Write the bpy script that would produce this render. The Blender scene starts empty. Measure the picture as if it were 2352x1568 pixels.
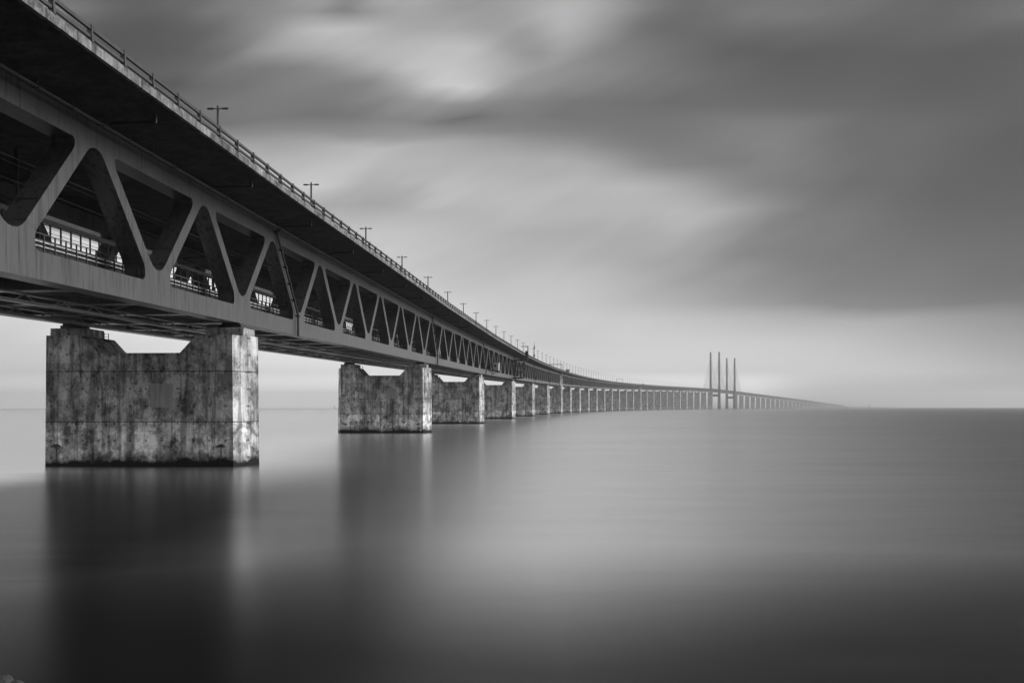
import bpy, bmesh, math, random
from mathutils import Vector, Matrix, noise as mnoise
random.seed(7)
SC = bpy.context.scene
COL = SC.collection
R = math.radians

# ------------------------------------------------------------------ camera
CAM_H = 5.26
cam_d = bpy.data.cameras.new('camera')
cam_d.sensor_width = 36.0
cam_d.lens = 36.0
cam_d.shift_y = 0.0645
cam_d.clip_start = 0.5
cam_d.clip_end = 60000
cam = bpy.data.objects.new('camera', cam_d)
COL.objects.link(cam)
cam.location = (0, 0, CAM_H)
cam.rotation_euler = (R(90), R(0.065), 0)
SC.camera = cam

# ------------------------------------------------------------------ exposure
SC.view_settings.view_transform = 'Standard'
SC.view_settings.look = 'None'
SC.view_settings.gamma = 1
SC.view_settings.exposure = 1.0
SC.render.engine = 'CYCLES'
SC.cycles.use_denoising = True
SC.cycles.max_bounces = 6
SC.cycles.volume_bounces = 0
SC.cycles.sample_clamp_indirect = 4

# ------------------------------------------------------------------ node helper
class NT:
    def __init__(s, tree): s.t = tree; s.n = tree.nodes; s.l = tree.links
    def node(s, typ, **kw):
        n = s.n.new(typ)
        for k, v in kw.items(): setattr(n, k, v)
        return n
    def put(s, sock, v):
        if isinstance(v, bpy.types.NodeSocket): s.l.new(v, sock)
        else: sock.default_value = v
    def math(s, op, a, b=0.0, c=0.0, clamp=False):
        n = s.node('ShaderNodeMath', operation=op, use_clamp=clamp)
        s.put(n.inputs[0], a); s.put(n.inputs[1], b); s.put(n.inputs[2], c)
        return n.outputs[0]
    def mix(s, f, a, b):
        n = s.node('ShaderNodeMix'); n.data_type = 'FLOAT'
        s.put(n.inputs[0], f); s.put(n.inputs[2], a); s.put(n.inputs[3], b)
        return n.outputs[0]
    def smooth(s, v, lo, hi, a=0.0, b=1.0):
        n = s.node('ShaderNodeMapRange', interpolation_type='SMOOTHSTEP')
        s.put(n.inputs[0], v)
        for i, q in zip((1, 2, 3, 4), (lo, hi, a, b)): n.inputs[i].default_value = q
        return n.outputs[0]
    def ramp01(s, v, lo, hi):
        n = s.node('ShaderNodeMapRange'); s.put(n.inputs[0], v)
        n.inputs[1].default_value = lo; n.inputs[2].default_value = hi
        return n.outputs[0]
    def noise(s, vec, scale=1.0, detail=4.0, rough=0.55, dist=0.0):
        n = s.node('ShaderNodeTexNoise')
        s.put(n.inputs['Vector'], vec)
        n.inputs['Scale'].default_value = scale; n.inputs['Detail'].default_value = detail
        n.inputs['Roughness'].default_value = rough; n.inputs['Distortion'].default_value = dist
        return n.outputs[0]
    def xyz(s, x, y, z):
        n = s.node('ShaderNodeCombineXYZ')
        s.put(n.inputs[0], x); s.put(n.inputs[1], y); s.put(n.inputs[2], z)
        return n.outputs[0]
    def sep(s, v):
        n = s.node('ShaderNodeSeparateXYZ'); s.put(n.inputs[0], v)
        return n.outputs

def lin(v):
    v = max(v, 0)
    return v / 12.92 if v <= 0.04045 else ((v + 0.055) / 1.055) ** 2.4

# ------------------------------------------------------------------ sky (black and white, slow drifting overcast)
SUN_AZ, SUN_EL = 80.0, 30.0            # degrees, clockwise from +Y
W = bpy.data.worlds.new('World'); SC.world = W; W.use_nodes = True
q = NT(W.node_tree)
for n in list(q.n): q.n.remove(n)
tc = q.node('ShaderNodeTexCoord')
X, Y, Z = q.sep(tc.outputs['Generated'])
yc = q.math('MAXIMUM', Y, 0.05)
u0 = q.math('DIVIDE', X, yc); v0 = q.math('DIVIDE', Z, yc)
# drifting-cloud warp: streaks that climb to the right
rot = 0.42
ur = q.math('ADD', q.math('MULTIPLY', u0, math.cos(rot)), q.math('MULTIPLY', v0, math.sin(rot)))
vr = q.math('SUBTRACT', q.math('MULTIPLY', v0, math.cos(rot)), q.math('MULTIPLY', u0, math.sin(rot)))
nz = q.noise(q.xyz(q.math('MULTIPLY', ur, 2.2), q.math('MULTIPLY', vr, 8.0), 3.1), 1.0, 3.0, 0.5)
nz2 = q.noise(q.xyz(q.math('MULTIPLY', ur, 4.0), q.math('MULTIPLY', vr, 19.0), 9.7), 1.0, 3.0, 0.5)
hi = q.smooth(v0, 0.03, 0.13)
nw = q.math('MULTIPLY', q.math('SUBTRACT', nz, 0.5), hi)
nw2 = q.math('MULTIPLY', q.math('SUBTRACT', nz2, 0.5), hi)
u = q.math('ADD', u0, q.math('MULTIPLY', nw, 0.16))
v = q.math('ADD', v0, q.math('MULTIPLY', nw2, 0.03))
fac = q.math('DIVIDE', q.math('ADD', u, 0.75), 1.5, clamp=True)
# luminance of the cloud deck: tangent of elevation -> [(tangent of azimuth, tone), ...]
PX = lambda x: (x - 1176) / 2352
SKY = [
 (0.0000, [(0, 1.291), (170, 1.348), (310, 1.408), (430, 1.434), (540, 1.444), (640, 1.455), (730, 1.462), (820, 1.474), (910, 1.486), (1000, 1.495), (1090, 0.854), (1180, 0.702), (1270, 0.678), (1370, 0.673), (1480, 0.666), (1600, 0.657), (1720, 0.65), (1850, 0.634), (2000, 0.612), (2170, 0.571), (2352, 0.348)]),
 (0.0140, [(0, 1.232), (170, 1.293), (310, 1.36), (430, 1.39), (540, 1.407), (640, 1.419), (730, 1.433), (820, 1.465), (910, 2.368), (1000, 2.416), (1090, 2.004), (1180, 1.625), (1270, 1.538), (1370, 1.532), (1480, 1.524), (1600, 1.512), (1720, 1.428), (1850, 0.899), (2000, 0.795), (2170, 0.611), (2352, 0.378)]),
 (0.0350, [(0, 0.895), (170, 0.939), (310, 0.986), (430, 1.004), (540, 1.012), (640, 1.019), (730, 1.028), (820, 1.061), (910, 1.063), (1000, 1.096), (1090, 1.083), (1180, 1.027), (1270, 0.954), (1370, 0.949), (1480, 0.944), (1600, 0.937), (1720, 0.911), (1850, 0.884), (2000, 0.844), (2170, 0.759), (2352, 0.538)]),
 (0.0620, [(0, 0.853), (170, 0.898), (310, 0.949), (430, 0.976), (540, 0.996), (640, 1.014), (730, 1.028), (820, 0.984), (910, 0.978), (1000, 0.971), (1090, 0.915), (1180, 0.859), (1270, 0.842), (1370, 0.854), (1480, 0.868), (1600, 0.866), (1720, 0.846), (1850, 0.813), (2000, 0.741), (2170, 0.646), (2352, 0.47)]),
 (0.0860, [(0, 0.903), (170, 0.93), (310, 0.959), (430, 0.985), (540, 1.006), (640, 1.003), (730, 1.0), (820, 0.997), (910, 0.963), (1000, 0.905), (1090, 0.848), (1180, 0.822), (1270, 0.811), (1370, 0.827), (1480, 0.795), (1600, 0.772), (1720, 0.713), (1850, 0.654), (2000, 0.629), (2170, 0.558), (2352, 0.39)]),
 (0.1010, [(0, 0.926), (170, 0.945), (310, 0.967), (430, 0.985), (540, 0.998), (640, 0.988), (730, 0.979), (820, 0.971), (910, 0.927), (1000, 0.859), (1090, 0.805), (1180, 0.791), (1270, 0.778), (1370, 0.77), (1480, 0.713), (1600, 0.642), (1720, 0.551), (1850, 0.452), (2000, 0.381), (2170, 0.334), (2352, 0.191)]),
 (0.1180, [(0, 0.943), (170, 0.955), (310, 0.968), (430, 0.978), (540, 0.984), (640, 0.964), (730, 0.945), (820, 0.927), (910, 0.88), (1000, 0.809), (1090, 0.765), (1180, 0.757), (1270, 0.749), (1370, 0.729), (1480, 0.689), (1600, 0.594), (1720, 0.489), (1850, 0.397), (2000, 0.332), (2170, 0.273), (2352, 0.148)]),
 (0.1430, [(0, 0.955), (170, 0.961), (310, 0.967), (430, 0.972), (540, 0.968), (640, 0.917), (730, 0.872), (820, 0.828), (910, 0.786), (1000, 0.759), (1090, 0.737), (1180, 0.71), (1270, 0.698), (1370, 0.66), (1480, 0.599), (1600, 0.626), (1720, 0.45), (1850, 0.364), (2000, 0.323), (2170, 0.263), (2352, 0.139)]),
 (0.1730, [(0, 0.776), (170, 0.776), (310, 0.776), (430, 0.776), (540, 0.776), (640, 0.775), (730, 0.774), (820, 0.772), (910, 0.765), (1000, 0.736), (1090, 0.696), (1180, 0.662), (1270, 0.641), (1370, 0.641), (1480, 0.612), (1600, 0.646), (1720, 0.545), (1850, 0.387), (2000, 0.312), (2170, 0.236), (2352, 0.163)]),
 (0.1940, [(0, 0.677), (170, 0.677), (310, 0.677), (430, 0.677), (540, 0.677), (640, 0.677), (730, 0.677), (820, 0.674), (910, 0.663), (1000, 0.678), (1090, 0.685), (1180, 0.708), (1270, 0.685), (1370, 0.662), (1480, 0.667), (1600, 0.688), (1720, 0.602), (1850, 0.418), (2000, 0.277), (2170, 0.209), (2352, 0.143)]),
 (0.2160, [(0, 0.794), (170, 0.794), (310, 0.794), (430, 0.794), (540, 0.794), (640, 0.794), (730, 0.797), (820, 0.695), (910, 0.725), (1000, 0.751), (1090, 0.743), (1180, 0.705), (1270, 0.688), (1370, 0.694), (1480, 0.692), (1600, 0.622), (1720, 0.49), (1850, 0.405), (2000, 0.275), (2170, 0.213), (2352, 0.14)]),
 (0.2380, [(0, 0.731), (170, 0.731), (310, 0.731), (430, 0.731), (540, 0.731), (640, 0.731), (730, 0.735), (820, 0.723), (910, 0.705), (1000, 0.713), (1090, 0.713), (1180, 0.694), (1270, 0.683), (1370, 0.626), (1480, 0.483), (1600, 0.43), (1720, 0.413), (1850, 0.462), (2000, 0.314), (2170, 0.242), (2352, 0.136)]),
 (0.2560, [(0, 0.613), (170, 0.613), (310, 0.613), (430, 0.613), (540, 0.613), (640, 0.623), (730, 0.665), (820, 0.696), (910, 0.67), (1000, 0.666), (1090, 0.627), (1180, 0.588), (1270, 0.551), (1370, 0.477), (1480, 0.406), (1600, 0.402), (1720, 0.429), (1850, 0.455), (2000, 0.311), (2170, 0.274), (2352, 0.145)]),
 (0.2670, [(0, 0.504), (170, 0.504), (310, 0.504), (430, 0.504), (540, 0.504), (640, 0.515), (730, 0.527), (820, 0.526), (910, 0.563), (1000, 0.519), (1090, 0.502), (1180, 0.474), (1270, 0.465), (1370, 0.43), (1480, 0.383), (1600, 0.401), (1720, 0.429), (1850, 0.427), (2000, 0.317), (2170, 0.289), (2352, 0.162)]),
 (0.2810, [(0, 0.351), (170, 0.351), (310, 0.351), (430, 0.351), (540, 0.351), (640, 0.443), (730, 0.402), (820, 0.473), (910, 0.486), (1000, 0.326), (1090, 0.417), (1180, 0.458), (1270, 0.397), (1370, 0.397), (1480, 0.382), (1600, 0.395), (1720, 0.417), (1850, 0.399), (2000, 0.324), (2170, 0.293), (2352, 0.191)]),
 (0.2970, [(0, 0.374), (170, 0.374), (310, 0.374), (430, 0.374), (540, 0.39), (640, 0.431), (730, 0.439), (820, 0.512), (910, 0.582), (1000, 0.528), (1090, 0.522), (1180, 0.48), (1270, 0.427), (1370, 0.388), (1480, 0.354), (1600, 0.335), (1720, 0.321), (1850, 0.302), (2000, 0.277), (2170, 0.253), (2352, 0.211)]),
 (0.3120, [(0, 0.256), (170, 0.256), (310, 0.256), (430, 0.257), (540, 0.366), (640, 0.43), (730, 0.473), (820, 0.476), (910, 0.758), (1000, 0.837), (1090, 0.674), (1180, 0.567), (1270, 0.526), (1370, 0.451), (1480, 0.397), (1600, 0.329), (1720, 0.293), (1850, 0.272), (2000, 0.262), (2170, 0.231), (2352, 0.217)]),
 (0.3280, [(0, 0.289), (170, 0.289), (310, 0.289), (430, 0.308), (540, 0.426), (640, 0.442), (730, 0.495), (820, 0.625), (910, 0.831), (1000, 0.789), (1090, 0.668), (1180, 0.601), (1270, 0.57), (1370, 0.512), (1480, 0.445), (1600, 0.322), (1720, 0.265), (1850, 0.251), (2000, 0.252), (2170, 0.221), (2352, 0.226)]),
 (0.3470, [(0, 0.275), (170, 0.275), (310, 0.275), (430, 0.265), (540, 0.388), (640, 0.595), (730, 0.667), (820, 0.733), (910, 0.717), (1000, 0.819), (1090, 0.634), (1180, 0.479), (1270, 0.638), (1370, 0.502), (1480, 0.443), (1600, 0.312), (1720, 0.241), (1850, 0.246), (2000, 0.253), (2170, 0.207), (2352, 0.233)]),
 (0.3680, [(0, 0.309), (170, 0.309), (310, 0.284), (430, 0.283), (540, 0.404), (640, 0.573), (730, 0.718), (820, 0.765), (910, 0.638), (1000, 0.654), (1090, 0.6), (1180, 0.56), (1270, 0.699), (1370, 0.587), (1480, 0.381), (1600, 0.331), (1720, 0.329), (1850, 0.313), (2000, 0.286), (2170, 0.27), (2352, 0.234)]),
 (0.3880, [(0, 0.469), (170, 0.469), (310, 0.279), (430, 0.375), (540, 0.48), (640, 0.512), (730, 0.587), (820, 0.365), (910, 0.677), (1000, 0.589), (1090, 0.6), (1180, 0.657), (1270, 0.685), (1370, 0.607), (1480, 0.484), (1600, 0.359), (1720, 0.41), (1850, 0.357), (2000, 0.345), (2170, 0.282), (2352, 0.364)]),
 (0.4110, [(0, 0.37), (170, 0.37), (310, 0.284), (430, 0.368), (540, 0.472), (640, 0.561), (730, 0.696), (820, 0.451), (910, 0.702), (1000, 0.606), (1090, 0.599), (1180, 0.672), (1270, 0.677), (1370, 0.587), (1480, 0.46), (1600, 0.362), (1720, 0.403), (1850, 0.363), (2000, 0.347), (2170, 0.266), (2352, 0.354)]),
]
acc = None; pv = None
for vv, stops in SKY:
    cr = q.node('ShaderNodeValToRGB'); cr.color_ramp.interpolation = 'B_SPLINE'
    el = cr.color_ramp.elements
    pts = [(-0.75, stops[0][1])] + [(PX(x), t) for x, t in stops] + [(0.75, stops[-1][1])]
    while len(el) < len(pts): el.new(0.5)
    for e, (uu, t) in zip(el, pts):
        e.position = (uu + 0.75) / 1.5
        g = lin(t) * 0.5
        e.color = (g, g, g, 1)
    q.put(cr.inputs[0], fac)
    if acc is None: acc = cr.outputs[0]
    else: acc = q.mix(q.ramp01(v, pv, vv), acc, cr.outputs[0])
    pv = vv
front = q.math('MULTIPLY', acc, q.math('ADD', 1.0, q.math('MULTIPLY', nw2, 0.75)))
# the rest of the dome: brighter to the left, dull behind, mid grey overhead
back = q.math('ADD', 0.03, q.math('MULTIPLY', q.math('MULTIPLY', q.smooth(X, 0.0, -0.5), q.smooth(Z, 0.75, 0.45)), 0.52))
back = q.math('ADD', back, q.math('MULTIPLY', q.smooth(X, 0.3, 1.0), 0.22))
back = q.math('ADD', back, q.math('MULTIPLY', q.smooth(Z, 0.35, 0.9), 0.06))
dome = q.math('MULTIPLY', back, q.math('ADD', 0.75, q.math('MULTIPLY', q.noise(tc.outputs['Generated'], 2.5, 3), 0.5)))
# unseen sky shaped for its light: dim overhead, middle gap, strip added low right
gap = q.math('EXPONENT', q.math('MULTIPLY', -1.0, q.math('POWER', q.math('DIVIDE', q.math('ABSOLUTE', q.math('SUBTRACT', u0, 0.04)), 0.17), 2.0)))
over = q.smooth(v0, 0.42, 0.65)
front = q.math('MULTIPLY', front, q.mix(over, 1.0, q.math('ADD', 0.22, q.math('MULTIPLY', gap, 0.5))))
glow = q.math('MULTIPLY', q.math('MULTIPLY', q.smooth(X, 0.48, 0.62), q.smooth(Z, 0.30, 0.12)), q.smooth(Y, 0.2, 0.6))
wf = q.smooth(Y, 0.55, 0.80)
lum = q.math('ADD', q.mix(wf, dome, front), q.math('MULTIPLY', glow, 0.22))
# thin veil of clear-sky light through the cloud, reduced to grey
sky = q.node('ShaderNodeTexSky', sky_type='NISHITA')
sky.sun_disc = False
sky.sun_elevation = R(SUN_EL); sky.sun_rotation = R(SUN_AZ)
bw = q.node('ShaderNodeRGBToBW'); q.l.new(sky.outputs[0], bw.inputs[0])
lum = q.math('ADD', q.math('MULTIPLY', lum, 10.0), q.math('MULTIPLY', bw.outputs[0], 0.03))
bg = q.node('ShaderNodeBackground'); bg.inputs['Strength'].default_value = 0.1
q.l.new(q.xyz(lum, lum, lum), bg.inputs['Color'])
out = q.node('ShaderNodeOutputWorld'); q.l.new(bg.outputs[0], out.inputs[0])

# ------------------------------------------------------------------ sun (veiled by cloud)
sd = bpy.data.lights.new('sun', 'SUN'); sd.energy = 1.9; sd.angle = R(36); sd.color = (1, 1, 1)
so = bpy.data.objects.new('sun', sd); COL.objects.link(so)
sdir = Vector((math.sin(R(SUN_AZ)) * math.cos(R(SUN_EL)), math.cos(R(SUN_AZ)) * math.cos(R(SUN_EL)), math.sin(R(SUN_EL))))
so.rotation_euler = sdir.to_track_quat('Z', 'Y').to_euler()
so.location = sdir * 300

# ------------------------------------------------------------------ materials
def new_mat(name):
    m = bpy.data.materials.new(name); m.use_nodes = True
    t = NT(m.node_tree); b = t.n.get('Principled BSDF')
    return m, t, b
def grey(t, b, v):
    if isinstance(v, bpy.types.NodeSocket): t.l.new(t.xyz(v, v, v), b.inputs['Base Color'])
    else: b.inputs['Base Color'].default_value = (v, v, v, 1)
def obj_vec(t, jitter=True):
    c = t.node('ShaderNodeTexCoord').outputs['Object']
    if not jitter: return c
    r = t.node('ShaderNodeObjectInfo').outputs['Random']
    a = t.node('ShaderNodeVectorMath', operation='ADD')
    t.l.new(c, a.inputs[0]); t.l.new(t.xyz(t.math('MULTIPLY', r, 71.0), t.math('MULTIPLY', r, 37.0), 0.0), a.inputs[1])
    return a.outputs[0]

def concrete_mat(name, base, pier=False):
    m, t, b = new_mat(name)
    c = obj_vec(t); x, y, z = t.sep(c)
    def sc(a, bz): return t.xyz(t.math('MULTIPLY', x, a), t.math('MULTIPLY', y, a), t.math('MULTIPLY', z, bz))
    def dark(v, f, k): return t.math('MULTIPLY', v, t.math('SUBTRACT', 1.0, t.math('MULTIPLY', f, k)))
    big = t.noise(sc(0.20, 0.20), 1.0, 5, 0.6)
    cloud = t.noise(sc(0.55, 0.45), 1.0, 8, 0.66)
    mott = t.noise(sc(1.7, 1.3), 1.0, 8, 0.70)
    fine = t.noise(c, 7.0, 6, 0.75)
    run = t.noise(sc(1.5, 0.09), 1.0, 7, 0.66)
    run2 = t.noise(sc(4.5, 0.22), 1.0, 5, 0.65)
    msk = t.smooth(big, 0.36, 0.62)
    val = t.mix(msk, base * 1.15, base * 0.85)
    val = dark(val, t.smooth(cloud, 0.42, 0.60), 0.60)
    val = dark(val, t.math('MULTIPLY', t.smooth(mott, 0.50, 0.60), t.math('ADD', 0.35, t.math('MULTIPLY', msk, 0.65))), 0.62)
    val = dark(val, t.smooth(run, 0.48, 0.62), 0.58)
    val = dark(val, t.smooth(run2, 0.54, 0.72), 0.30)
    val = t.math('MULTIPLY', val, t.smooth(t.noise(sc(0.9, 0.3), 1.0, 4, 0.6), 0.55, 0.70, 1.0, 1.30))
    val = t.math('MULTIPLY', val, t.math('ADD', 0.30, t.math('MULTIPLY', fine, 1.4)))
    wn = t.node('ShaderNodeTexWhiteNoise'); wn.noise_dimensions = '3D'
    t.l.new(t.xyz(t.math('FLOOR', t.math('DIVIDE', x, 2.4)), t.math('FLOOR', t.math('DIVIDE', y, 2.7)), t.math('FLOOR', t.math('DIVIDE', z, 3.1))), wn.inputs['Vector'])
    val = t.math('MULTIPLY', val, t.math('ADD', 0.86, t.math('MULTIPLY', wn.outputs['Value'], 0.28)))
    if pier:
        # formwork tie holes, pale splash zone with dark patches, weed belt fading up through wet concrete
        ty = t.math('MULTIPLY', t.math('SUBTRACT', t.math('FRACT', t.math('DIVIDE', y, 1.45)), 0.5), 1.45)
        tz = t.math('MULTIPLY', t.math('SUBTRACT', t.math('FRACT', t.math('DIVIDE', z, 1.55)), 0.5), 1.55)
        rr = t.math('SQRT', t.math('ADD', t.math('MULTIPLY', ty, ty), t.math('MULTIPLY', tz, tz)))
        val = dark(val, t.smooth(rr, 0.14, 0.08), 0.6)
        val = t.math('MULTIPLY', val, t.smooth(z, 3.9, 4.1, 1.5, 1.0))
        blot = t.math('MULTIPLY', t.smooth(t.noise(sc(0.6, 0.75), 1.0, 8, 0.68), 0.50, 0.62), t.math('LESS_THAN', z, 4.0))
        val = dark(val, blot, 0.62)
        wob = t.math('MULTIPLY', t.math('SUBTRACT', t.noise(sc(0.45, 0.2), 1.0, 6, 0.6), 0.5), 1.6)
        wz = t.math('ADD', z, t.math('ADD', wob, t.math('MULTIPLY', t.math('SUBTRACT', mott, 0.5), 0.8)))
        val = t.math('MULTIPLY', val, t.smooth(wz, 0.5, 1.7, 0.45, 1.0))
        val = t.mix(t.smooth(wz, 0.42, 0.80), 0.008, val)
    grey(t, b, val)
    b.inputs['Roughness'].default_value = 0.85
    b.inputs['Specular IOR Level'].default_value = 0.25
    bp = t.node('ShaderNodeBump'); bp.inputs['Strength'].default_value = 0.4; bp.inputs['Distance'].default_value = 0.05
    t.l.new(t.math('ADD', fine, mott), bp.inputs['Height']); t.l.new(bp.outputs[0], b.inputs['Normal'])
    return m

def paint_mat(name, base, rough, spec=0.5, seams=False, dirt=0.25):
    m, t, b = new_mat(name)
    c = obj_vec(t, False); x, y, z = t.sep(c)
    st = t.noise(t.xyz(t.math('MULTIPLY', x, 3.0), t.math('MULTIPLY', y, 3.0), t.math('MULTIPLY', z, 0.22)), 1.0, 5, 0.65)
    bigp = t.noise(c, 0.35, 4, 0.6)
    val = t.math('MULTIPLY', base, t.math('SUBTRACT', 1.0 + dirt * 0.4, t.math('MULTIPLY', t.smooth(st, 0.42, 0.72), dirt)))
    val = t.math('MULTIPLY', val, t.math('ADD', 0.85, t.math('MULTIPLY', bigp, 0.3)))
    if seams:
        f = t.math('FRACT', t.math('DIVIDE', t.math('ADD', x, 202.9), 20.0))
        f2 = t.math('FRACT', t.math('DIVIDE', t.math('ADD', x, 197.1), 20.0))
        sm = t.math('MAXIMUM', t.math('LESS_THAN', f, 0.008), t.math('LESS_THAN', f2, 0.008))
        zz = t.math('ADD', z, t.math('MULTIPLY', t.math('PINGPONG', x, 10.0), 0.35))
        s1 = t.math('LESS_THAN', t.math('ABSOLUTE', t.math('SUBTRACT', zz, 3.6)), 0.05)
        s2 = t.math('LESS_THAN', t.math('ABSOLUTE', t.math('SUBTRACT', zz, 10.4)), 0.05)
        sm = t.math('MAXIMUM', sm, t.math('MULTIPLY', t.math('MAXIMUM', s1, s2), t.math('GREATER_THAN', z, 1.7)))
        val = t.math('MULTIPLY', val, t.math('SUBTRACT', 1.0, t.math('MULTIPLY', sm, 0.75)))
        wn = t.node('ShaderNodeTexWhiteNoise'); wn.noise_dimensions = '1D'
        t.put(wn.inputs['W'], t.math('FLOOR', t.math('DIVIDE', t.math('ADD', x, 197.1), 5.0)))
        val = t.math('MULTIPLY', val, t.math('ADD', 0.90, t.math('MULTIPLY', wn.outputs['Value'], 0.2)))
    grey(t, b, val)
    t.put(b.inputs['Roughness'], t.math('ADD', rough, t.math('MULTIPLY', t.math('SUBTRACT', bigp, 0.5), 0.12)))
    t.put(b.inputs['Specular IOR Level'], t.math('MULTIPLY', spec, t.math('SUBTRACT', 1.0, t.math('MULTIPLY', t.smooth(st, 0.45, 0.70), dirt))))
    return m

M_PIER = concrete_mat('pier_concrete', 0.60, True)
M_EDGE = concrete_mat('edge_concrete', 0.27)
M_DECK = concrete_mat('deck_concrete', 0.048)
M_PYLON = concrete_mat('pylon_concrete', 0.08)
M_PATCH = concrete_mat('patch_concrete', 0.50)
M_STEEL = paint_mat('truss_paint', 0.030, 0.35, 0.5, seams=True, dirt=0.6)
M_STEEL.node_tree.nodes['Principled BSDF'].inputs['IOR'].default_value = 2.4
M_UNDER = paint_mat('girder_paint', 0.035, 0.30, 0.8)
M_UNDER.node_tree.nodes['Principled BSDF'].inputs['IOR'].default_value = 2.2
M_DARK = paint_mat('dark_steel', 0.028, 0.5, 0.4)
M_RAIL = paint_mat('rail_steel', 0.06, 0.45, 0.5)
M_LAMP = paint_mat('lamp_steel', 0.05, 0.5, 0.4)
M_WHITE = paint_mat('white_paint', 0.62, 0.5, 0.4, dirt=0.15)
M_COVER = paint_mat('cover_concrete', 0.30, 0.85, 0.2, dirt=0.45)
M_JOINT = paint_mat('joint_shade', 0.02, 0.9, 0.1)
M_CABLE = paint_mat('cable_sheath', 0.14, 0.6, 0.3)

def rock_mat():
    m, t, b = new_mat('wet_rock')
    c = obj_vec(t); n1 = t.noise(c, 2.5, 6, 0.65); n2 = t.noise(c, 11, 5, 0.7)
    grey(t, b, t.math('MULTIPLY', t.math('ADD', 0.006, t.math('MULTIPLY', n1, 0.055)), t.math('ADD', 0.4, n2)))
    b.inputs['Roughness'].default_value = 0.6
    bp = t.node('ShaderNodeBump'); bp.inputs['Strength'].default_value = 0.8; bp.inputs['Distance'].default_value = 0.06
    t.l.new(n2, bp.inputs['Height']); t.l.new(bp.outputs[0], b.inputs['Normal'])
    return m
M_ROCK = rock_mat()

def water_mat():
    m, t, b = new_mat('sea_water')
    c = t.node('ShaderNodeTexCoord').outputs['Object']; x, y, z = t.sep(c)
    # windblown lanes and slicks smoothed by a long exposure, drawn out along the shore
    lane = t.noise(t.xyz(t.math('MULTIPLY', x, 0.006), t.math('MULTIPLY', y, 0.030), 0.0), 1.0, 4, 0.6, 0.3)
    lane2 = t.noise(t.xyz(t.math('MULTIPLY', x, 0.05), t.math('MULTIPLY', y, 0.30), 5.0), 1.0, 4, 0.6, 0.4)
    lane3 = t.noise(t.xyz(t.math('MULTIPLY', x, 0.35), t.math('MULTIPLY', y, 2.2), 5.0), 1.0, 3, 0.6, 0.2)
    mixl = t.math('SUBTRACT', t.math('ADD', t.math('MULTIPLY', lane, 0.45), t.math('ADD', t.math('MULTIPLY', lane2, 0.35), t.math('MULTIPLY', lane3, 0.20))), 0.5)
    # bright reflection set into the sheen offshore, darkened near shore and to the right
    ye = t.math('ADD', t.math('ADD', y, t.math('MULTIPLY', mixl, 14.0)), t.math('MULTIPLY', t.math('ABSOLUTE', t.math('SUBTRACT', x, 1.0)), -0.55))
    near_dark = t.smooth(ye, NEAR_DARK[0], NEAR_DARK[1], 1.0, 0.0)
    right_dark = t.smooth(t.math('DIVIDE', x, t.math('ADD', 10.0, t.math('MULTIPLY', t.math('ABSOLUTE', y), 0.45))), 0.05, 1.1)
    # dark reflection painted in, sheen cut, on the near side of the piers
    pier_dark = t.math('MULTIPLY', t.math('MULTIPLY', t.smooth(t.math('ADD', x, t.math('MULTIPLY', mixl, 10.0)), -42.0, -31.0), t.smooth(x, -4.0, -16.0)), t.smooth(ye, 92.0, 44.0))
    rough = t.math('MAXIMUM', t.math('MAXIMUM', near_dark, pier_dark), t.math('MULTIPLY', right_dark, 0.92))
    rough = t.math('ADD', rough, t.math('MULTIPLY', mixl, 0.55), clamp=True)  # blend from bright mirror to darkened reflection
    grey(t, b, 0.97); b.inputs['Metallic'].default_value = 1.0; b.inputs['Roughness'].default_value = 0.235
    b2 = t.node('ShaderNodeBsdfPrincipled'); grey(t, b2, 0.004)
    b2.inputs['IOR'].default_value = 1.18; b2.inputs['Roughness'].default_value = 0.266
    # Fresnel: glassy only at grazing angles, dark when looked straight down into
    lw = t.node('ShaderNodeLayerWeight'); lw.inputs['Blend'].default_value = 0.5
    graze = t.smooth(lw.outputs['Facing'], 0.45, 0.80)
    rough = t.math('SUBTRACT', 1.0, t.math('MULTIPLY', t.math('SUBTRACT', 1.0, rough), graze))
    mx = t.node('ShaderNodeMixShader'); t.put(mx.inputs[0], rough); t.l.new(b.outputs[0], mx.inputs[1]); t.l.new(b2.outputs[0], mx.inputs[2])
    t.l.new(mx.outputs[0], t.n.get('Material Output').inputs['Surface'])
    return m
NEAR_DARK = (18.0, 40.0)
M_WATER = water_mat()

def land_mat():
    m, t, b = new_mat('far_land')
    c = t.node('ShaderNodeTexCoord').outputs['Object']
    grey(t, b, t.math('ADD', 0.05, t.math('MULTIPLY', t.noise(c, 0.02, 5), 0.10)))
    b.inputs['Roughness'].default_value = 0.9
    return m
M_LAND = land_mat()

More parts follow.
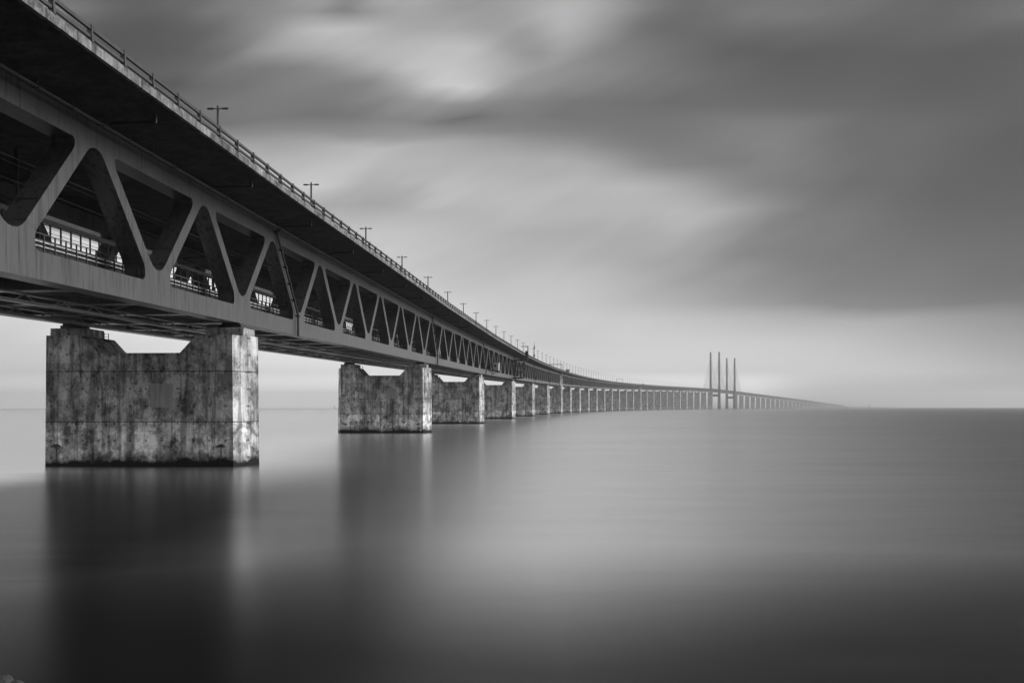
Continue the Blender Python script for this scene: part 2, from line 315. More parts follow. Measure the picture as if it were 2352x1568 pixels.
# ------------------------------------------------------------------ mesh helpers
class MB:
    def __init__(s): s.v = []; s.f = []
    def add(s, vs, fs):
        o = len(s.v); s.v += [tuple(p) for p in vs]; s.f += [tuple(i + o for i in f) for f in fs]
        return s
    def box(s, x0, x1, y0, y1, z0, z1):
        vs = [(x, y, z) for x in (x0, x1) for y in (y0, y1) for z in (z0, z1)]
        return s.add(vs, [(0, 1, 3, 2), (4, 6, 7, 5), (0, 4, 5, 1), (2, 3, 7, 6), (0, 2, 6, 4), (1, 5, 7, 3)])
    def tube(s, a, b, r, n=6, r2=None):
        a = Vector(a); b = Vector(b); d = (b - a).normalized()
        h = Vector((0, 0, 1)) if abs(d.z) < 0.9 else Vector((1, 0, 0))
        e1 = d.cross(h).normalized(); e2 = d.cross(e1)
        r2 = r if r2 is None else r2
        ring = lambda p, rr: [p + (e1 * math.cos(2 * math.pi * i / n) + e2 * math.sin(2 * math.pi * i / n)) * rr for i in range(n)]
        vs = ring(a, r) + ring(b, r2)
        fs = [(i, (i + 1) % n, n + (i + 1) % n, n + i) for i in range(n)]
        fs += [tuple(range(n))[::-1], tuple(range(n, 2 * n))]
        return s.add(vs, fs)
    def bar(s, a, b, w, h):
        """rectangular bar between two points, w sideways, h upwards"""
        a = Vector(a); b = Vector(b); d = (b - a).normalized()
        up = Vector((0, 0, 1)) if abs(d.z) < 0.95 else Vector((1, 0, 0))
        e1 = d.cross(up).normalized() * (w / 2); e2 = e1.cross(d).normalized() * (h / 2)
        vs = [p + sx * e1 + sz * e2 for p in (a, b) for sx, sz in ((-1, -1), (1, -1), (1, 1), (-1, 1))]
        return s.add(vs, [(0, 1, 5, 4), (1, 2, 6, 5), (2, 3, 7, 6), (3, 0, 4, 7), (3, 2, 1, 0), (4, 5, 6, 7)])
    def section(s, pts, x0, x1):
        """a (y, z) outline drawn along x"""
        n = len(pts)
        vs = [(x, y, z) for x in (x0, x1) for y, z in pts]
        fs = [(i, (i + 1) % n, n + (i + 1) % n, n + i) for i in range(n)]
        return s.add(vs, fs + [tuple(range(n))[::-1], tuple(range(n, 2 * n))])
    def loft(s, rings, caps=(True, True)):
        n = len(rings[0]); vs = [p for r in rings for p in r]; fs = []
        for k in range(len(rings) - 1):
            for i in range(n):
                j = (i + 1) % n
                fs.append((k * n + i, k * n + j, (k + 1) * n + j, (k + 1) * n + i))
        if caps[0]: fs.append(tuple(range(n))[::-1])
        if caps[1]: fs.append(tuple(range((len(rings) - 1) * n, len(rings) * n)))
        return s.add(vs, fs)
    def build(s, name, mat, parent=None, bevel=0):
        me = bpy.data.meshes.new(name); me.from_pydata([tuple(p) for p in s.v], [], s.f)
        bm = bmesh.new(); bm.from_mesh(me); bmesh.ops.recalc_face_normals(bm, faces=bm.faces)
        if bevel: 
            bmesh.ops.bevel(bm, geom=[e for e in bm.edges if len(e.link_faces) == 2 and e.calc_face_angle() > 0.3], offset=bevel, segments=1, affect='EDGES')
        bm.to_mesh(me); bm.free()
        me.materials.append(mat)
        o = bpy.data.objects.new(name, me); COL.objects.link(o)
        if parent: o.parent = parent
        return o

def tag(o, label, cat, group=None):
    o['label'] = label; o['category'] = cat
    if group: o['group'] = group
    return o
def thing(name, loc=(0, 0, 0), rot=(0, 0, 0)):
    o = bpy.data.objects.new(name, None); COL.objects.link(o)
    o.location = loc; o.rotation_euler = rot; o.empty_display_size = 1
    return o
def copy_tree(o, parent=None):
    c = o.copy(); COL.objects.link(c); c.parent = parent
    for ch in [k for k in CHILD.get(o.name, [])]:
        copy_tree(ch, c)
    return c
CHILD = {}
def index_children():
    CHILD.clear()
    for o in COL.objects:
        if o.parent: CHILD.setdefault(o.parent.name, []).append(o)

ORD = 'first second third fourth fifth sixth seventh eighth ninth tenth eleventh twelfth thirteenth fourteenth fifteenth sixteenth seventeenth eighteenth nineteenth twentieth'.split()
TENS = {20: 'twenty', 30: 'thirty', 40: 'forty', 50: 'fifty'}
def ordinal(n):
    if n <= 20: return ORD[n - 1]
    t, r = n // 10 * 10, n % 10
    return (TENS[t] + '-' + ORD[r - 1]) if r else {30: 'thirtieth', 40: 'fortieth', 50: 'fiftieth'}[t]

# ------------------------------------------------------------------ alignment of the bridge
L0, D0, TH0, RC, S_END = 33.344, 95.36, 0.05031, 12097.0, 4180.0
R2 = 70000.0
def align(s):
    """centre line at chainage s (0 = nearest pier): x, y, heading from +Y towards +X"""
    if s <= S_END:
        a = TH0 + s / RC
        return -L0 + RC * (math.cos(TH0) - math.cos(a)), D0 + RC * (math.sin(a) - math.sin(TH0)), a
    x, y, a0 = align(S_END)
    a = a0 + (s - S_END) / R2
    return x + R2 * (math.cos(a0) - math.cos(a)), y + R2 * (math.sin(a) - math.sin(a0)), a
ZP = [(-400, 7.15), (0, 13.07), (380, 18.5), (800, 24.6), (1640, 36.3), (2340, 46.0), (3100, 55.5), (3700, 60.6), (4000, 60.9), (4180, 59.9), (5390, 47.3), (6400, 34.5), (7360, 18.0), (8060, 8.0), (9400, 3)]
def zlow(s):
    """underside of the truss, monotone cubic through the measured heights"""
    for i in range(len(ZP) - 1):
        if s <= ZP[i + 1][0] or i == len(ZP) - 2: break
    def slope(k):
        if k == 0: return (ZP[1][1] - ZP[0][1]) / (ZP[1][0] - ZP[0][0])
        if k == len(ZP) - 1: return (ZP[k][1] - ZP[k - 1][1]) / (ZP[k][0] - ZP[k - 1][0])
        return (ZP[k + 1][1] - ZP[k - 1][1]) / (ZP[k + 1][0] - ZP[k - 1][0])
    (x0, y0), (x1, y1) = ZP[i], ZP[i + 1]
    h = x1 - x0; t = (s - x0) / h; m0, m1 = slope(i) * h, slope(i + 1) * h
    return (2 * t**3 - 3 * t**2 + 1) * y0 + (t**3 - 2 * t**2 + t) * m0 + (-2 * t**3 + 3 * t**2) * y1 + (t**3 - t**2) * m1
def at(s, o=0.0, z=0.0):
    """world point: chainage, offset to the RIGHT of the centre line, height above the truss underside"""
    x, y, a = align(s)
    return Vector((x + o * math.cos(a), y - o * math.sin(a), zlow(s) + z))
def yaw(s): return math.pi / 2 - align(s)[2]

# ------------------------------------------------------------------ sea, far land
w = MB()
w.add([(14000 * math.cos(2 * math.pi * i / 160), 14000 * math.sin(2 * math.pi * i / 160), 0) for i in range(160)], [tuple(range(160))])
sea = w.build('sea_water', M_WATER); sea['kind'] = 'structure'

p0 = at(7960); a0 = align(7960)[2]
w = MB(); top = []; n = 40
ringA, ringB = [], []
for i in range(n + 1):
    d = i / n * 2600
    c = Vector((p0.x + d * math.sin(a0 + 0.10), p0.y + d * math.cos(a0 + 0.10), 0))
    nrm = Vector((math.cos(a0), -math.sin(a0), 0))
    h = 9.0 * (1 - i / n) ** 1.1 + 2.5 + 1.2 * math.sin(i * 1.7)
    wd = 60 + 90 * math.sin(math.pi * min(1, i / n + 0.05))
    for k, (t, hh) in enumerate(((-1, -2), (-0.7, h * 0.7), (-0.25, h), (0.25, h * 0.95), (0.7, h * 0.6), (1, -2))):
        top.append(c + nrm * wd * t + Vector((0, 0, hh)))
fs = [(i * 6 + k, i * 6 + k + 1, (i + 1) * 6 + k + 1, (i + 1) * 6 + k) for i in range(n) for k in range(5)]
fs += [tuple(range(6)), tuple(range(n * 6, n * 6 + 6))]
w.add(top, fs)
land = w.build('low_island_ground', M_LAND); land['kind'] = 'structure'

# ------------------------------------------------------------------ truss geometry (local: x along, y to the LEFT, z up from the underside)
H = 10.6; ZB = 1.58; ZT = 9.1; YO = 8.37; YI = 6.87
def round_poly(pts, rad):
    out = []; n = len(pts)
    for i in range(n):
        p, a, b = Vector(pts[i]), Vector(pts[i - 1]), Vector(pts[(i + 1) % n]); r = rad[i]
        if r <= 0: out.append(tuple(p)); continue
        d1 = (a - p).normalized(); d2 = (b - p).normalized()
        half = math.acos(max(-1, min(1, d1.dot(d2)))) / 2
        L = r / math.tan(half); cen = p + (d1 + d2).normalized() * (r / math.sin(half))
        s0 = p + d1 * L - cen; s1 = p + d2 * L - cen
        a0 = math.atan2(s0.y, s0.x); a1 = math.atan2(s1.y, s1.x); da = (a1 - a0 + math.pi) % (2 * math.pi) - math.pi
        for k in range(7):
            t = a0 + da * k / 6; out.append((cen.x + r * math.cos(t), cen.y + r * math.sin(t)))
    return out
UPH = round_poly([(-7.65, ZB), (7.65, ZB), (7.65, 2.59), (0, 9.73), (-7.65, 2.59)], [.45, .45, 1.0, 1.8, 1.0])       # opening with its point up
DNH = round_poly([(-7.2, ZT), (-7.2, 8.51), (0, 1.795), (7.2, 8.51), (7.2, ZT)], [.3, .8, 2.0, .8, .3])          # opening with its point down
def chain(poly, side):
    """boundary x(z) of the right (side=1) or left half of an opening, relative to its centre"""
    pts = sorted([(z, x) for x, z in poly if x * side >= -1e-6], key=lambda t: t[0])
    zs = [p[0] for p in pts]; 
    def f(z):
        if z <= zs[0]: return pts[0][1] if abs(z - zs[0]) < 0.02 else 0.0
        if z >= zs[-1]: return pts[-1][1] if abs(z - zs[-1]) < 0.02 else 0.0
        for k in range(len(pts) - 1):
            if zs[k] <= z <= zs[k + 1]:
                t = (z - zs[k]) / max(1e-9, zs[k + 1] - zs[k]); return pts[k][1] * (1 - t) + pts[k + 1][1] * t
    return f
UPR, UPL, DNR, DNL = chain(UPH, 1), chain(UPH, -1), chain(DNH, 1), chain(DNH, -1)
LEV = sorted(set([round(ZB, 4), round(ZT, 4)] + [round(z, 3) for x, z in UPH + DNH if ZB < z < ZT] + [ZB + 0.01, ZT - 0.01]))
def diagonal(node, rising, side):
    """one web member with its flared gussets, between bottom node x=node and the top node 10 m on (or back)"""
    m = MB(); rows = []
    y0, y1 = (YI, YO) if side > 0 else (-YO, -YI)
    for z in LEV:
        if rising: a = node + DNR(z); b = node + 10 + UPL(z)
        else: a = node - 10 + UPR(z); b = node + DNL(z)
        rows.append((a, b, z))
    rings = [[(a, y0, z), (b, y0, z), (b, y1, z), (a, y1, z)] for a, b, z in rows]
    return m.loft(rings)

def make_span(L, lod):
    """a truss span of length L with road deck on top; lod 0 = close by, 1 = mid distance, 2 = far"""
    t = thing('truss_span'); NP = round(L / 20)
    for sd in (-1, 1):
        y0, y1 = (YI, YO) if sd > 0 else (-YO, -YI)
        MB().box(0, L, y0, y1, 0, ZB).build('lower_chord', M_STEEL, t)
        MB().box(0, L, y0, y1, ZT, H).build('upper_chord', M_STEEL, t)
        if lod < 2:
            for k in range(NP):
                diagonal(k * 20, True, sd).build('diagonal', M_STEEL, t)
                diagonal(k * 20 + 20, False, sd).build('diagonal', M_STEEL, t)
        else:
            m = MB()
            for k in range(NP):
                for dm in (diagonal(k * 20, True, sd), diagonal(k * 20 + 20, False, sd)): m.add(dm.v, dm.f)
            m.build('truss_web', M_STEEL, t)
        # concrete edge beam and crash rail
        ye = (13.52, 13.77) if sd > 0 else (-13.77, -13.52)
        MB().box(0, L, ye[0], ye[1], 11.06, 11.55).build('edge_beam', M_EDGE, t)
        gr = MB()
        yr = 13.62 * sd
        gr.box(0, L, yr - .08, yr + .08, 12.22, 12.40); gr.box(0, L, yr - .07, yr + .07, 11.78, 11.94)
        posts = [(i * 4 + 2.0) for i in range(int(L // 4))]
        if lod: 
            for x in posts: gr.box(x - .09, x + .09, yr - .14, yr + .14, 11.55, 12.44)
        g = gr.build('guard_rail', M_RAIL, t)
        if not lod:
            for x in posts:
                pm = MB(); pm.loft([[(x - a_, yr - b_, z_), (x + a_, yr - b_, z_), (x + a_, yr + b_, z_), (x - a_, yr + b_, z_)] for a_, b_, z_ in ((.11, .17, 11.55), (.09, .13, 11.9), (.09, .13, 12.46))])
                pm.box(x - .13, x + .13, yr - .19, yr + .19, 11.55, 11.61)
                pm.build('post', M_RAIL, g)
    # road slab
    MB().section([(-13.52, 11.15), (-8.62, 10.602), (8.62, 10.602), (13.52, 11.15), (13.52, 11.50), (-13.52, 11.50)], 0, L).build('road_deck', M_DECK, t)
    # railway troughs
    m = MB()
    for yc in (-3.2, 3.2):
        m.section([(yc - 2.6, 0.95), (yc + 2.6, 0.95), (yc + 2.6, 1.75), (yc + 2.3, 1.75), (yc + 2.3, 1.3), (yc - 2.3, 1.3), (yc - 2.3, 1.75), (yc - 2.6, 1.75)], 0, L)
    m.build('railway_trough', M_DARK, t)
    for k in range(NP + (0 if lod < 2 else 0)):
        for xx in ((k * 20,) if lod else (k * 20, k * 20 + 10)):
            if xx == 0: xx = 0.8
            MB().box(xx - .7, xx + .7, -6.87, 6.87, 0.06, 0.94).build('cross_beam', M_UNDER, t)
    if lod == 2: return t
    # walkway railings inside the trusses, cable trays
    for sd in (-1, 1):
        y = 6.05 * sd; m = MB()
        for z in (2.50, 2.90, 3.32): m.box(0, L, y - .03, y + .03, z - .025, z + .025)
        n = int(L / (20 / 14))
        for i in range(n):
            x = (i + .5) * 20 / 14; m.box(x - .035, x + .035, y - .045, y + .045, 2.10, 3.33)
        m.box(0, L, y - .45, y + .45, 2.03, 2.10)
        m.build('walkway_railing', M_RAIL, t)
    for z in (2.62, 2.93): MB().tube((0, -5.72, z), (L, -5.72, z), .06, 8).build('service_pipe', M_WHITE, t)
    m = MB(); y = -0.4
    for i in range(int(L / 1.6)): m.box(i * 1.6 + .6, i * 1.6 + .72, y - .05, y + .05, 1.3, 5.9)
    for k in range(9): m.box(0, L, y - .014, y + .014, 2.9 + k * .34, 2.928 + k * .34)
    m.build('track_fence', M_DARK, t)
    MB().box(0, L, -.55, -.25, 5.9, 6.2).build('fence_beam', M_RAIL, t)
    m = MB(); m.box(0, L, -5.62, -5.42, 1.0, 3.12); m.box(0, L, 5.42, 5.62, 1.0, 3.12); m.build('track_wall', M_DARK, t)
    # overhead line inside: wires and bracket frames
    m = MB()
    for y, z in ((-3.2, 7.0), (3.2, 7.0), (-3.2, 8.1), (3.2, 8.1), (-5.2, 7.6), (5.2, 7.6)): m.box(0, L, y - .02, y + .02, z - .02, z + .02)
    m.build('overhead_wire', M_DARK, t)
    for k in range(1, NP, 2):
        m = MB(); x = k * 20 - 4
        m.tube((x, 0, 1.3), (x, 0, 10.6), .16, 8)
        for sd in (-1, 1):
            m.tube((x, 0, 8.4), (x, 3.4 * sd, 8.2), .06); m.tube((x, 0, 6.9), (x, 3.4 * sd, 8.2), .05); m.tube((x, .9 * sd, 7.4), (x, 3.3 * sd, 7.05), .04)
        m.build('overhead_line_support', M_DARK, t)
    # bottom lattice runners for the inspection cradle
    for y in (-3.0, 3.0):
        m = MB(); m.box(0, L, y - .16, y + .16, -.62, -.40); m.box(0, L, y - .1, y + .1, -.06, .05)
        for i in range(int(L / 5)):
            x = i * 5; m.bar((x, y, -.42), (x + 1.2, y, .0), .09, .09); m.bar((x + 2.5, y, -.42), (x + 1.2, y, .0), .09, .09)
        m.build('lattice_runner', M_UNDER, t)
    # bottom plan bracing
    m = MB()
    for k in range(NP):
        m.bar((k * 20 + .8, -6.4, .5), (k * 20 + 10, 0, .5), .5, .4); m.bar((k * 20 + .8, 6.4, .5), (k * 20 + 10, 0, .5), .5, .4)
        m.bar((k * 20 + 19.4, -6.4, .5), (k * 20 + 10, 0, .5), .5, .4); m.bar((k * 20 + 19.4, 6.4, .5), (k * 20 + 10, 0, .5), .5, .4)
    m.build('plan_bracing', M_DARK, t)
    # drainage: long conduit under the cantilever, cross pipes, one down pipe
    m = MB(); y = -9.3
    m.tube((0, y, 10.28), (L, y, 10.28), .075); m.tube((0, y + .22, 10.30), (L, y + .22, 10.30), .045)
    n = int(L / 4)
    for i in range(n):
        x = i * 4 + 1; m.box(x - .03, x + .03, y - .03, y + .03, 10.28, 10.72); m.box(x - .06, x + .06, y - .1, y + .3, 10.18, 10.24)
    m.build('conduit', M_RAIL, t)
    for k in range(NP):
        x = k * 20 + 9.3; m = MB()
        m.tube((x - .6, -9.0, 10.40), (x, -9.6, 10.42), .11, 8); m.tube((x, -9.5, 10.42), (x, -12.5, 10.50), .12, 8)
        m.tube((x, -12.5, 10.42), (x, -12.5, 11.0), .12, 8); m.tube((x, -11.4, 10.45), (x, -11.4, 10.85), .03, 5)
        m.build('drain_pipe', M_DARK, t)
    m = MB(); yp = -8.58
    m.tube((9.3, -9.6, 10.42), (10.6, yp, 10.1), .13, 8); m.tube((10.6, yp, 10.15), (18.9, yp, 2.1), .13, 8); m.tube((18.9, yp, 2.15), (18.9, yp, -.15), .13, 8)
    for i in range(6):
        f = i / 5; m.box(10.6 + 8.3 * f - .12, 10.6 + 8.3 * f + .12, yp - .18, -YO + .02, 10.1 - 8.0 * f - .10, 10.1 - 8.0 * f + .10)
    m.build('down_pipe', M_DARK, t)
    return t

# piers at these chainages
CH = [0, 120, 240]
while CH[-1] < 3739: CH.append(CH[-1] + 140)
PY1, PY2 = 3840.0, 4180.0
CHW = [4280 + 140 * i for i in range(28)]
SUPPORT = [-120.0] + [float(c) for c in CH] + [PY1, PY2] + [float(c) for c in CHW]

protoA = make_span(120.0, 0); protoB = make_span(140.0, 1); protoC = make_span(140.0, 2); protoM = make_span(340.0, 2)
index_children()
used = set()
def place_span(i, s0, s1):
    L = s1 - s0
    proto, nominal = ((protoA, 120.) if i < 3 else (protoB, 140.) if i < 11 else (protoM, 340.) if L > 300 else (protoC, 140.))
    o = proto if proto.name not in used else copy_tree(proto)
    used.add(proto.name)
    a, b = at(s0), at(s1); d = b - a
    o.location = a
    o.rotation_euler = (0, -math.atan2(d.z, math.hypot(d.x, d.y)), math.atan2(d.y, d.x))
    o.scale = (d.length / nominal * 0.99985, 1, 1)
    return o
npier = len(CH)
GAP = {800.0, 2200.0}
for i in range(len(SUPPORT) - 1):
    o = place_span(i, SUPPORT[i] + (4 if SUPPORT[i] in GAP else 0), SUPPORT[i + 1] - (4 if SUPPORT[i + 1] in GAP else 0))
    if i == 0: lb = 'dark truss span running out of the left edge of the picture above the nearest pier'
    elif i < npier: lb = f'steel truss span of the bridge between the {ordinal(i)} and {ordinal(i + 1)} piers from the left'
    elif i == npier: lb = 'hazy truss span between the last pier and the nearer pair of pylons'
    elif i == npier + 1: lb = 'long hazy main span hung between the two pairs of pylons'
    elif i == npier + 2: lb = 'hazy truss span from the farther pair of pylons to the next pier'
    else: lb = f'faint descending truss span, {ordinal(i - npier - 2)} one after the first pier beyond the pylons'
    tag(o, lb, 'bridge span', 'spans of the long curved bridge')

# ------------------------------------------------------------------ piers
JOINT_MAX = 9
def hexring(yw, yf, hx, z): return [(-hx, -yf, z), (0, -yw, z), (hx, -yf, z), (hx, yf, z), (0, yw, z), (-hx, yf, z)]
def make_pier(idx, s, near, transition):
    zt = zlow(s) - 1.27; zn = zt - 1.6
    x, y, a = align(s)
    t = thing('bridge_pier', (x, y, 0), (0, 0, yaw(s)))
    hx = 3.4; WB, WT = 9.97, 9.83
    if transition: WB, WT = WB + 1.1, WT + 1.1
    lev = [-3.0, zn]
    wid = lambda z: WB + (WT - WB) * max(0, min(1, z / zt))
    m = MB(); m.loft([hexring(wid(z), wid(z) - 1.32, hx, z) for z in lev])
    for sd in (-1, 1):
        def five(z, inner):
            yw = wid(z); return [(-hx, sd * inner, z), (-hx, sd * (yw - 1.32), z), (0, sd * yw, z), (hx, sd * (yw - 1.32), z), (hx, sd * inner, z)]
        m.loft([five(zn, 3.75), five(zt, 5.25)], caps=(False, True))
    m.build('shaft', M_PIER, t)
    for sd in (-1, 1):
        MB().box(-1.75, 1.75, *sorted((sd * 5.5, sd * 9.0)), zt, zt + .78).build('bearing_plinth', M_PIER, t, bevel=.05 if near else 0)
        bm_ = MB().box(-.85, .85, *sorted((sd * 6.5, sd * 8.5)), zt + .78, zt + 1.12)
        bm_.box(-.7, .7, *sorted((sd * 6.65, sd * 8.35)), zt + 1.12, zt + 1.32); bm_.build('bearing', M_DARK, t)
        if transition:
            m = MB(); m.loft([[(-2.6, sd * 4.0, zz), (-2.6, sd * 8.9, zz), (-.4, sd * 10.9, zz), (.4, sd * 10.9, zz), (2.6, sd * 8.9, zz), (2.6, sd * 4.0, zz)] for zz in (zt - .02, zt + 11.85)])
            m.build('end_column', M_PIER, t)
            m = MB(); m.section([(sd * 13.79, zt + 11.0), (sd * 17.0, zt + 12.0), (sd * 17.0, zt + 15.0), (sd * 13.79, zt + 15.0)], -3.6, 3.6)
            m.build('bracket_block', M_PATCH, t)
    if transition: MB().section([(-13.77, zt + 12.35), (-8.6, zt + 11.87), (8.6, zt + 11.87), (13.77, zt + 12.35), (13.77, zt + 12.78), (-13.77, zt + 12.78)], -4.0, 4.0).build('joint_slab', M_DECK, t)
    if near:
        lv = [4.02, zt - 3.25]
        if zt > 13: lv.insert(1, (4.02 + zt - 3.25) / 2)
        if zt > 20: lv = [4.02 + (zt - 3.25 - 4.02) * k / 4 for k in range(5)]
        m = MB()
        for z in lv:
            g = .012; yw = wid(z)
            m.loft([hexring(yw + g, yw - 1.32 + g, hx + g, z - .03), hexring(yw + g, yw - 1.32 + g, hx + g, z + .03)])
        m.build('construction_joint', M_JOINT, t)  # dark ring colour stands for the shade in the joint groove
        # cast-in cover slab on the face, mooring brackets, ladder stubs at the notch
        pz = 5.3 if idx == 0 else zt - 6.4
        MB().box(-hx - .04, -hx + .1, -3.15, -1.05, pz, pz + 2.15).build('cover_slab', M_COVER, t, bevel=.02)
        for yy in (7.6, -7.5):
            m = MB(); m.box(-hx - .32, -hx, yy - .36, yy + .36, 1.75, 1.9); m.box(-hx - .12, -hx, yy - .22, yy + .22, 1.9, 2.02); m.tube((-hx - .05, yy, .3), (-hx - .05, yy, 1.75), .03, 5)
            m.build('mooring_bracket', M_DARK, t)
        m = MB()
        for xx in (.4, 1.3): m.tube((xx, 4.9, zt - .4), (xx, 4.9, zt + .5), .035, 5)
        for k in range(3): m.tube((.4, 4.9, zt - .1 + k * .25), (1.3, 4.9, zt - .1 + k * .25), .02, 5)
        m.build('ladder', M_DARK, t)
    return t
TRANS = (6, 16)
for i, s in enumerate(CH):
    t = make_pier(i, s, i < JOINT_MAX, i in TRANS)
    if i == 0: lb = 'stained concrete bridge pier, the nearest and largest, standing in black water'
    elif i in TRANS: lb = f'pale concrete pier with tall columns up to the road, {ordinal(i + 1)} from the left'
    elif i < 6: lb = f'weathered concrete pier with a notched top, {ordinal(i + 1)} from the left'
    else: lb = f'distant notched concrete pier, {ordinal(i + 1)} from the left in the receding row'
    tag(t, lb, 'bridge pier', 'piers under the bridge')
for i, s in enumerate(CHW):
    t = make_pier(100 + i, s, False, False)
    tag(t, f'faint hazy pier under the descending bridge, {ordinal(i + 1)} to the right of the pylons', 'bridge pier', 'piers under the bridge')

# ------------------------------------------------------------------ pylons with stay cables
def make_pylon(s, htop, half, zb, label):
    x, y, a = align(s); t = thing('bridge_pylon', (x, y, 0), (0, 0, yaw(s)))
    zd = zlow(s)
    for sd in (-1, 1):
        rings = []
        for z, wx, wy in ((-3, 7.0, 5.2), (zd * .5, 5.4, 4.2), (zd + 8, 4.8, 3.6), (zd + 60, 4.0, 2.9), (htop - 12, 3.1, 2.3), (htop - 3, 2.7, 2.0), (htop, 1.6, 1.2)):
            yc = sd * half
            rings.append([(-wx, yc - wy, z), (-wx + 1, yc - wy - .5, z), (wx - 1, yc - wy - .5, z), (wx, yc - wy, z), (wx, yc + wy, z), (wx - 1, yc + wy + .5, z), (-wx + 1, yc + wy + .5, z), (-wx, yc + wy, z)])
        MB().loft(rings).build('pylon_leg', M_PYLON, t)
        for dr in (-1, 1):
            for k in range(10):
                f = (k + 1) / 10
                zt_ = zd + 30 + (htop - 18 - zd - 30) * f
                MB().tube((dr * 3.0, sd * half * .99, zt_), (dr * (14 + 146 * f), sd * 13.6, zd + 11.6 - dr * 0), .28, 5).build('stay_cable', M_CABLE, t)
    MB().box(-4, 4, -half + 3.6, half - 3.6, zb, zb + 9.5).build('crossbeam', M_PYLON, t)
    return tag(t, label, 'bridge pylon', 'pylons of the cable-stayed bridge')
make_pylon(PY1, 212.6, 16.0, 45.5, 'nearer and taller-looking pair of slim hazy bridge pylons')
make_pylon(PY2, 205.9, 15.7, 40.5, 'farther pair of slim hazy bridge pylons, right of the taller pair')

# ------------------------------------------------------------------ lamp posts along the middle of the road deck
def make_lamp(detail):
    if detail:
        t = thing('lamp_post')
        m = MB(); m.tube((0, 0, 0), (0, 0, 13.4), .19, 10, .13); m.tube((0, 0, 0), (0, 0, .9), .26, 10, .24); m.build('pole', M_LAMP, t)
        for sd in (-1, 1):
            MB().tube((0, 0, 13.05), (0, sd * .55, 13.12), .06, 6).build('arm', M_LAMP, t)
            m = MB(); c = [(-.16, .5), (.16, .5), (.2, .75), (.15, 1.15), (-.15, 1.15), (-.2, .75)]
            m.loft([[(p[0] * .7, sd * p[1], 13.0) for p in c], [(p[0], sd * p[1], 13.08) for p in c], [(p[0] * .6, sd * p[1], 13.18) for p in c]])
            m.build('lamp_head', M_LAMP, t)
        return t
    m = MB(); m.tube((0, 0, 0), (0, 0, 13.4), .19, 6, .13)
    for sd in (-1, 1): m.box(-.15, .15, *sorted((sd * .1, sd * 1.15)), 13.0, 13.16)
    return m.build('lamp_post', M_LAMP)
lampN = make_lamp(True); lampF = make_lamp(False); index_children()
fn = ff = True; cnt = {}
MAST_K = 14
for k in range(0, 93):
    s = 16.5 + 40.9 * k
    if s > 3780: break
    if k == MAST_K: continue
    if k < 12:
        o = lampN if fn else copy_tree(lampN); fn = False
    else:
        o = lampF if ff else lampF.copy()
        if not ff: COL.objects.link(o)
        ff = False
    o.location = at(s, 0.42, 11.5); o.rotation_euler = (0, 0, yaw(s))
    i = max(j for j, c in enumerate(CH) if c <= s); cnt[i] = cnt.get(i, 0) + 1
    if k == 0: lb = 'double-headed lamp post on the bridge deck, leftmost and largest against the cloud'
    elif i + 1 < len(CH): lb = f'double-headed lamp post above the deck, {ordinal(cnt[i])} between the {ordinal(i + 1)} and {ordinal(i + 2)} piers'
    else: lb = f'faint lamp post just left of the nearer pylons, {ordinal(cnt[i])} past the last pier'
    tag(o, lb, 'lamp post', 'lamp posts along the road deck')

# mast with boxes among the lamps
s = 14.8 + 40.9 * 7.0
def add_mast(s):
    t = thing('camera_mast', at(s, 6.0, 11.7), (0, 0, yaw(s)))
    MB().tube((0, 0, 0), (0, 0, 14.5), .2, 8, .1).build('pole', M_LAMP, t)
    m = MB(); m.box(-.35, .35, -.45, .45, 5.2, 6.4); m.box(-.25, .25, -.35, .35, 10.2, 12.0); m.build('equipment_box', M_LAMP, t)
    return tag(t, 'thin dark mast with small boxes standing among the lamp posts', 'mast')
add_mast(14.8 + 40.9 * MAST_K - 20)

# sign portals over the right carriageway
def portal(s, o0, o1, h, label):
    t = thing('sign_portal', at(s, 0, 11.7), (0, 0, yaw(s)))
    for o in (o0, o1): MB().box(-.2, .2, -o - .2, -o + .2, 0, h).build('leg', M_LAMP, t)
    MB().box(-.25, .25, -o1 - .2, -o0 + .2, h, h + .5).build('crossbar', M_LAMP, t)
    return tag(t, label, 'sign portal', 'sign portals over the road')
portal(770, 1.0, 12.4, 5.4, 'thin portal frame over the road just left of the pale block on the parapet')
portal(1800, 1.0, 12.4, 6.5, 'thin portal frame over the far curve of the road, left of the pylons')

# ------------------------------------------------------------------ equipment cabin and inspection cradle on the right-hand side
s = 284
t = thing('equipment_cabin', at(s, 0.42, 0), (0, 0, yaw(s)))
MB().box(-1.3, 1.3, -10.6, -8.35, 1.75, 4.6).build('cabin_body', M_WHITE, t, bevel=.06)
MB().box(-1.45, 1.45, -10.72, -8.23, 4.6, 4.72).build('roof', M_WHITE, t)
m = MB(); m.box(-6.0, 2.0, -10.8, -7.97, 1.45, 1.62); m.bar((-4, -8, .4), (-4, -10.6, 1.45), .15, .15); m.bar((1, -8, .4), (1, -10.6, 1.45), .15, .15); m.build('bracket_platform', M_DARK, t)
MB().box(-1.36, -1.3, -9.6, -8.9, 3.1, 3.9).build('vent', M_DARK, t)
tag(t, 'small pale cabin fixed outside the lower chord of the third truss span', 'cabin')

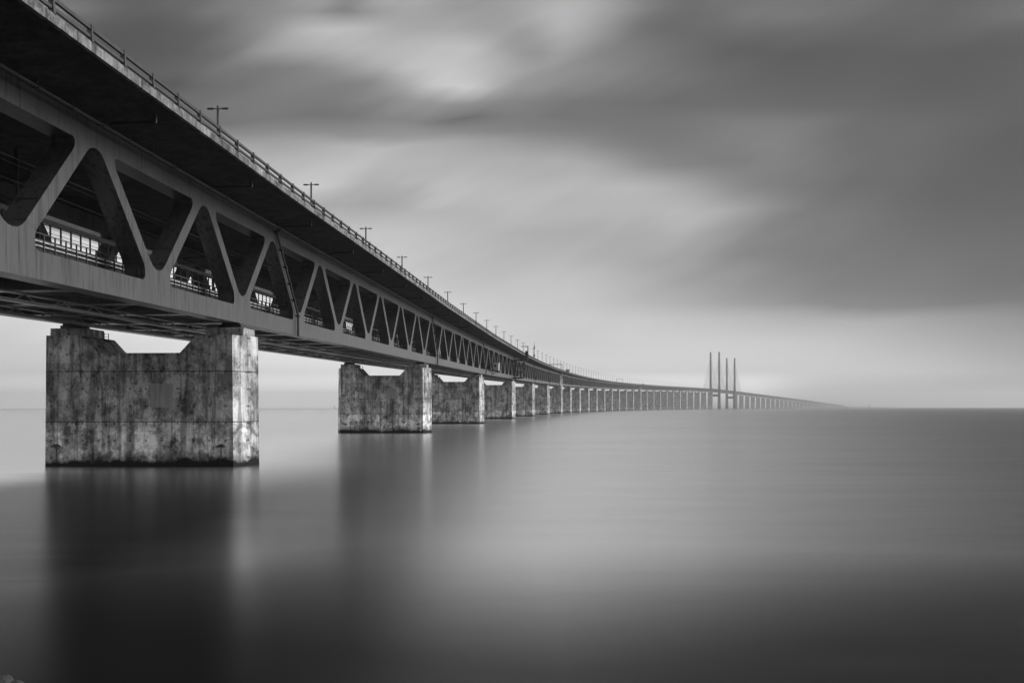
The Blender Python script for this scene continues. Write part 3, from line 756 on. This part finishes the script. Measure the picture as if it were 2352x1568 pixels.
s = 389
t = thing('inspection_cradle', at(s, 0.42, 0), (0, 0, yaw(s)))
m = MB(); fr = [(-5, -8.6), (-5, -12.8), (5, -8.6), (5, -12.8), (0, -8.6), (0, -12.8)]
for px, py in fr: m.bar((px, py, .6), (px, py, 9.0), .22, .22)
for z in (.7, 3.4, 6.1, 8.8):
    for a_, b_ in (((-5, -8.6), (5, -8.6)), ((-5, -12.8), (5, -12.8)), ((-5, -8.6), (-5, -12.8)), ((5, -8.6), (5, -12.8)), ((0, -8.6), (0, -12.8))): m.bar((*a_, z), (*b_, z), .18, .18)
for z in (.7, 3.4, 6.1): m.bar((-5, -12.8, z), (0, -12.8, z + 2.7), .12, .12); m.bar((5, -12.8, z), (0, -12.8, z + 2.7), .12, .12); m.bar((-5, -8.6, z), (-5, -12.8, z + 2.7), .12, .12)
m.build('scaffold_frame', M_DARK, t)
for z in (.62, 3.35, 6.05):
    MB().box(-5, 5, -12.8, -8.6, z - .08, z + .04).build('platform', M_DARK, t)
m = MB()
m.section([(-8.1, .2), (-12.9, .45), (-12.9, .75), (-8.1, .75)], -6, 6); m.build('floor_beam', M_DARK, t)
m = MB(); m.box(-1.4, 1.4, -14.6, -13.5, 8.6, 13.2); m.box(-.3, .3, -14.9, -14.5, 8.8, 15.6); m.box(-.25, .25, -14.7, -11.6, 15.2, 15.5); m.bar((0, -8.6, 9.0), (0, -14, 9.0), .4, .4)
m.build('hanger_tower', M_DARK, t)
m = MB()
for z in (9.4, 10.6): m.box(-14, 5, -9.0, -8.8, z - .05, z + .05)
m.build('guide_beam', M_DARK, t)
tag(t, 'dark scaffold inspection cradle hanging from the parapet beside the fourth pier', 'inspection cradle')

# ------------------------------------------------------------------ far beacons on the horizon
def beacon(px, dist, h, label):
    x = (px - 1250) / 2500 * dist
    t = thing('lighthouse', (x, dist, 0))
    m = MB(); m.tube((0, 0, -2), (0, 0, h * .78), 3.2, 10, 2.0); m.build('tower', M_PYLON, t)
    m = MB(); m.tube((0, 0, h * .78), (0, 0, h * .92), 1.7, 8); m.tube((0, 0, h * .92), (0, 0, h), 1.9, 8, .2); m.build('lantern', M_DARK, t)
    tag(t, label, 'lighthouse')
beacon(2122, 7000, 28, 'tiny lighthouse on the horizon right of the low end of the bridge')
beacon(817, 8000, 26, 'tiny faint lighthouse on the horizon between the two nearest piers')

# ------------------------------------------------------------------ shore rocks in the bottom left corner
def rock(loc, r, seed, label):
    bm = bmesh.new(); bmesh.ops.create_icosphere(bm, subdivisions=4, radius=r)
    for vtx in bm.verts:
        p = vtx.co.copy(); d = mnoise.noise(p * (1.1 / r) + Vector((seed, 0, 0))) * .35 + mnoise.noise(p * (3.5 / r) + Vector((0, seed, 0))) * .14 + mnoise.noise(p * (9 / r)) * .05
        vtx.co = p * (1 + d)
    me = bpy.data.meshes.new('shore_rock'); bm.to_mesh(me); bm.free(); me.materials.append(M_ROCK)
    o = bpy.data.objects.new('shore_rock', me); COL.objects.link(o); o.location = loc
    tag(o, label, 'rock', 'rocks of the shore in the corner')
rock((-9.02, 17.9, .15), .42, 3.0, 'dark wet shore rock at the left edge, the upper of two in the corner')
rock((-8.02, 16.35, .42), .44, 11.0, 'rounded shore rock just showing along the bottom edge, lower of two')

# ------------------------------------------------------------------ haze
m = bpy.data.materials.new('sea_haze'); m.use_nodes = True
t = NT(m.node_tree); t.n.remove(t.n.get('Principled BSDF'))
vol = t.node('ShaderNodeVolumePrincipled'); vol.inputs['Color'].default_value = (.97, .97, .97, 1); vol.inputs['Density'].default_value = 1.4e-4; vol.inputs['Anisotropy'].default_value = 0.5
t.l.new(vol.outputs[0], t.n.get('Material Output').inputs['Volume'])
hz = MB().box(-15000, 15000, -15000, 15000, -4.0, 225).build('haze', m); hz['kind'] = 'stuff'
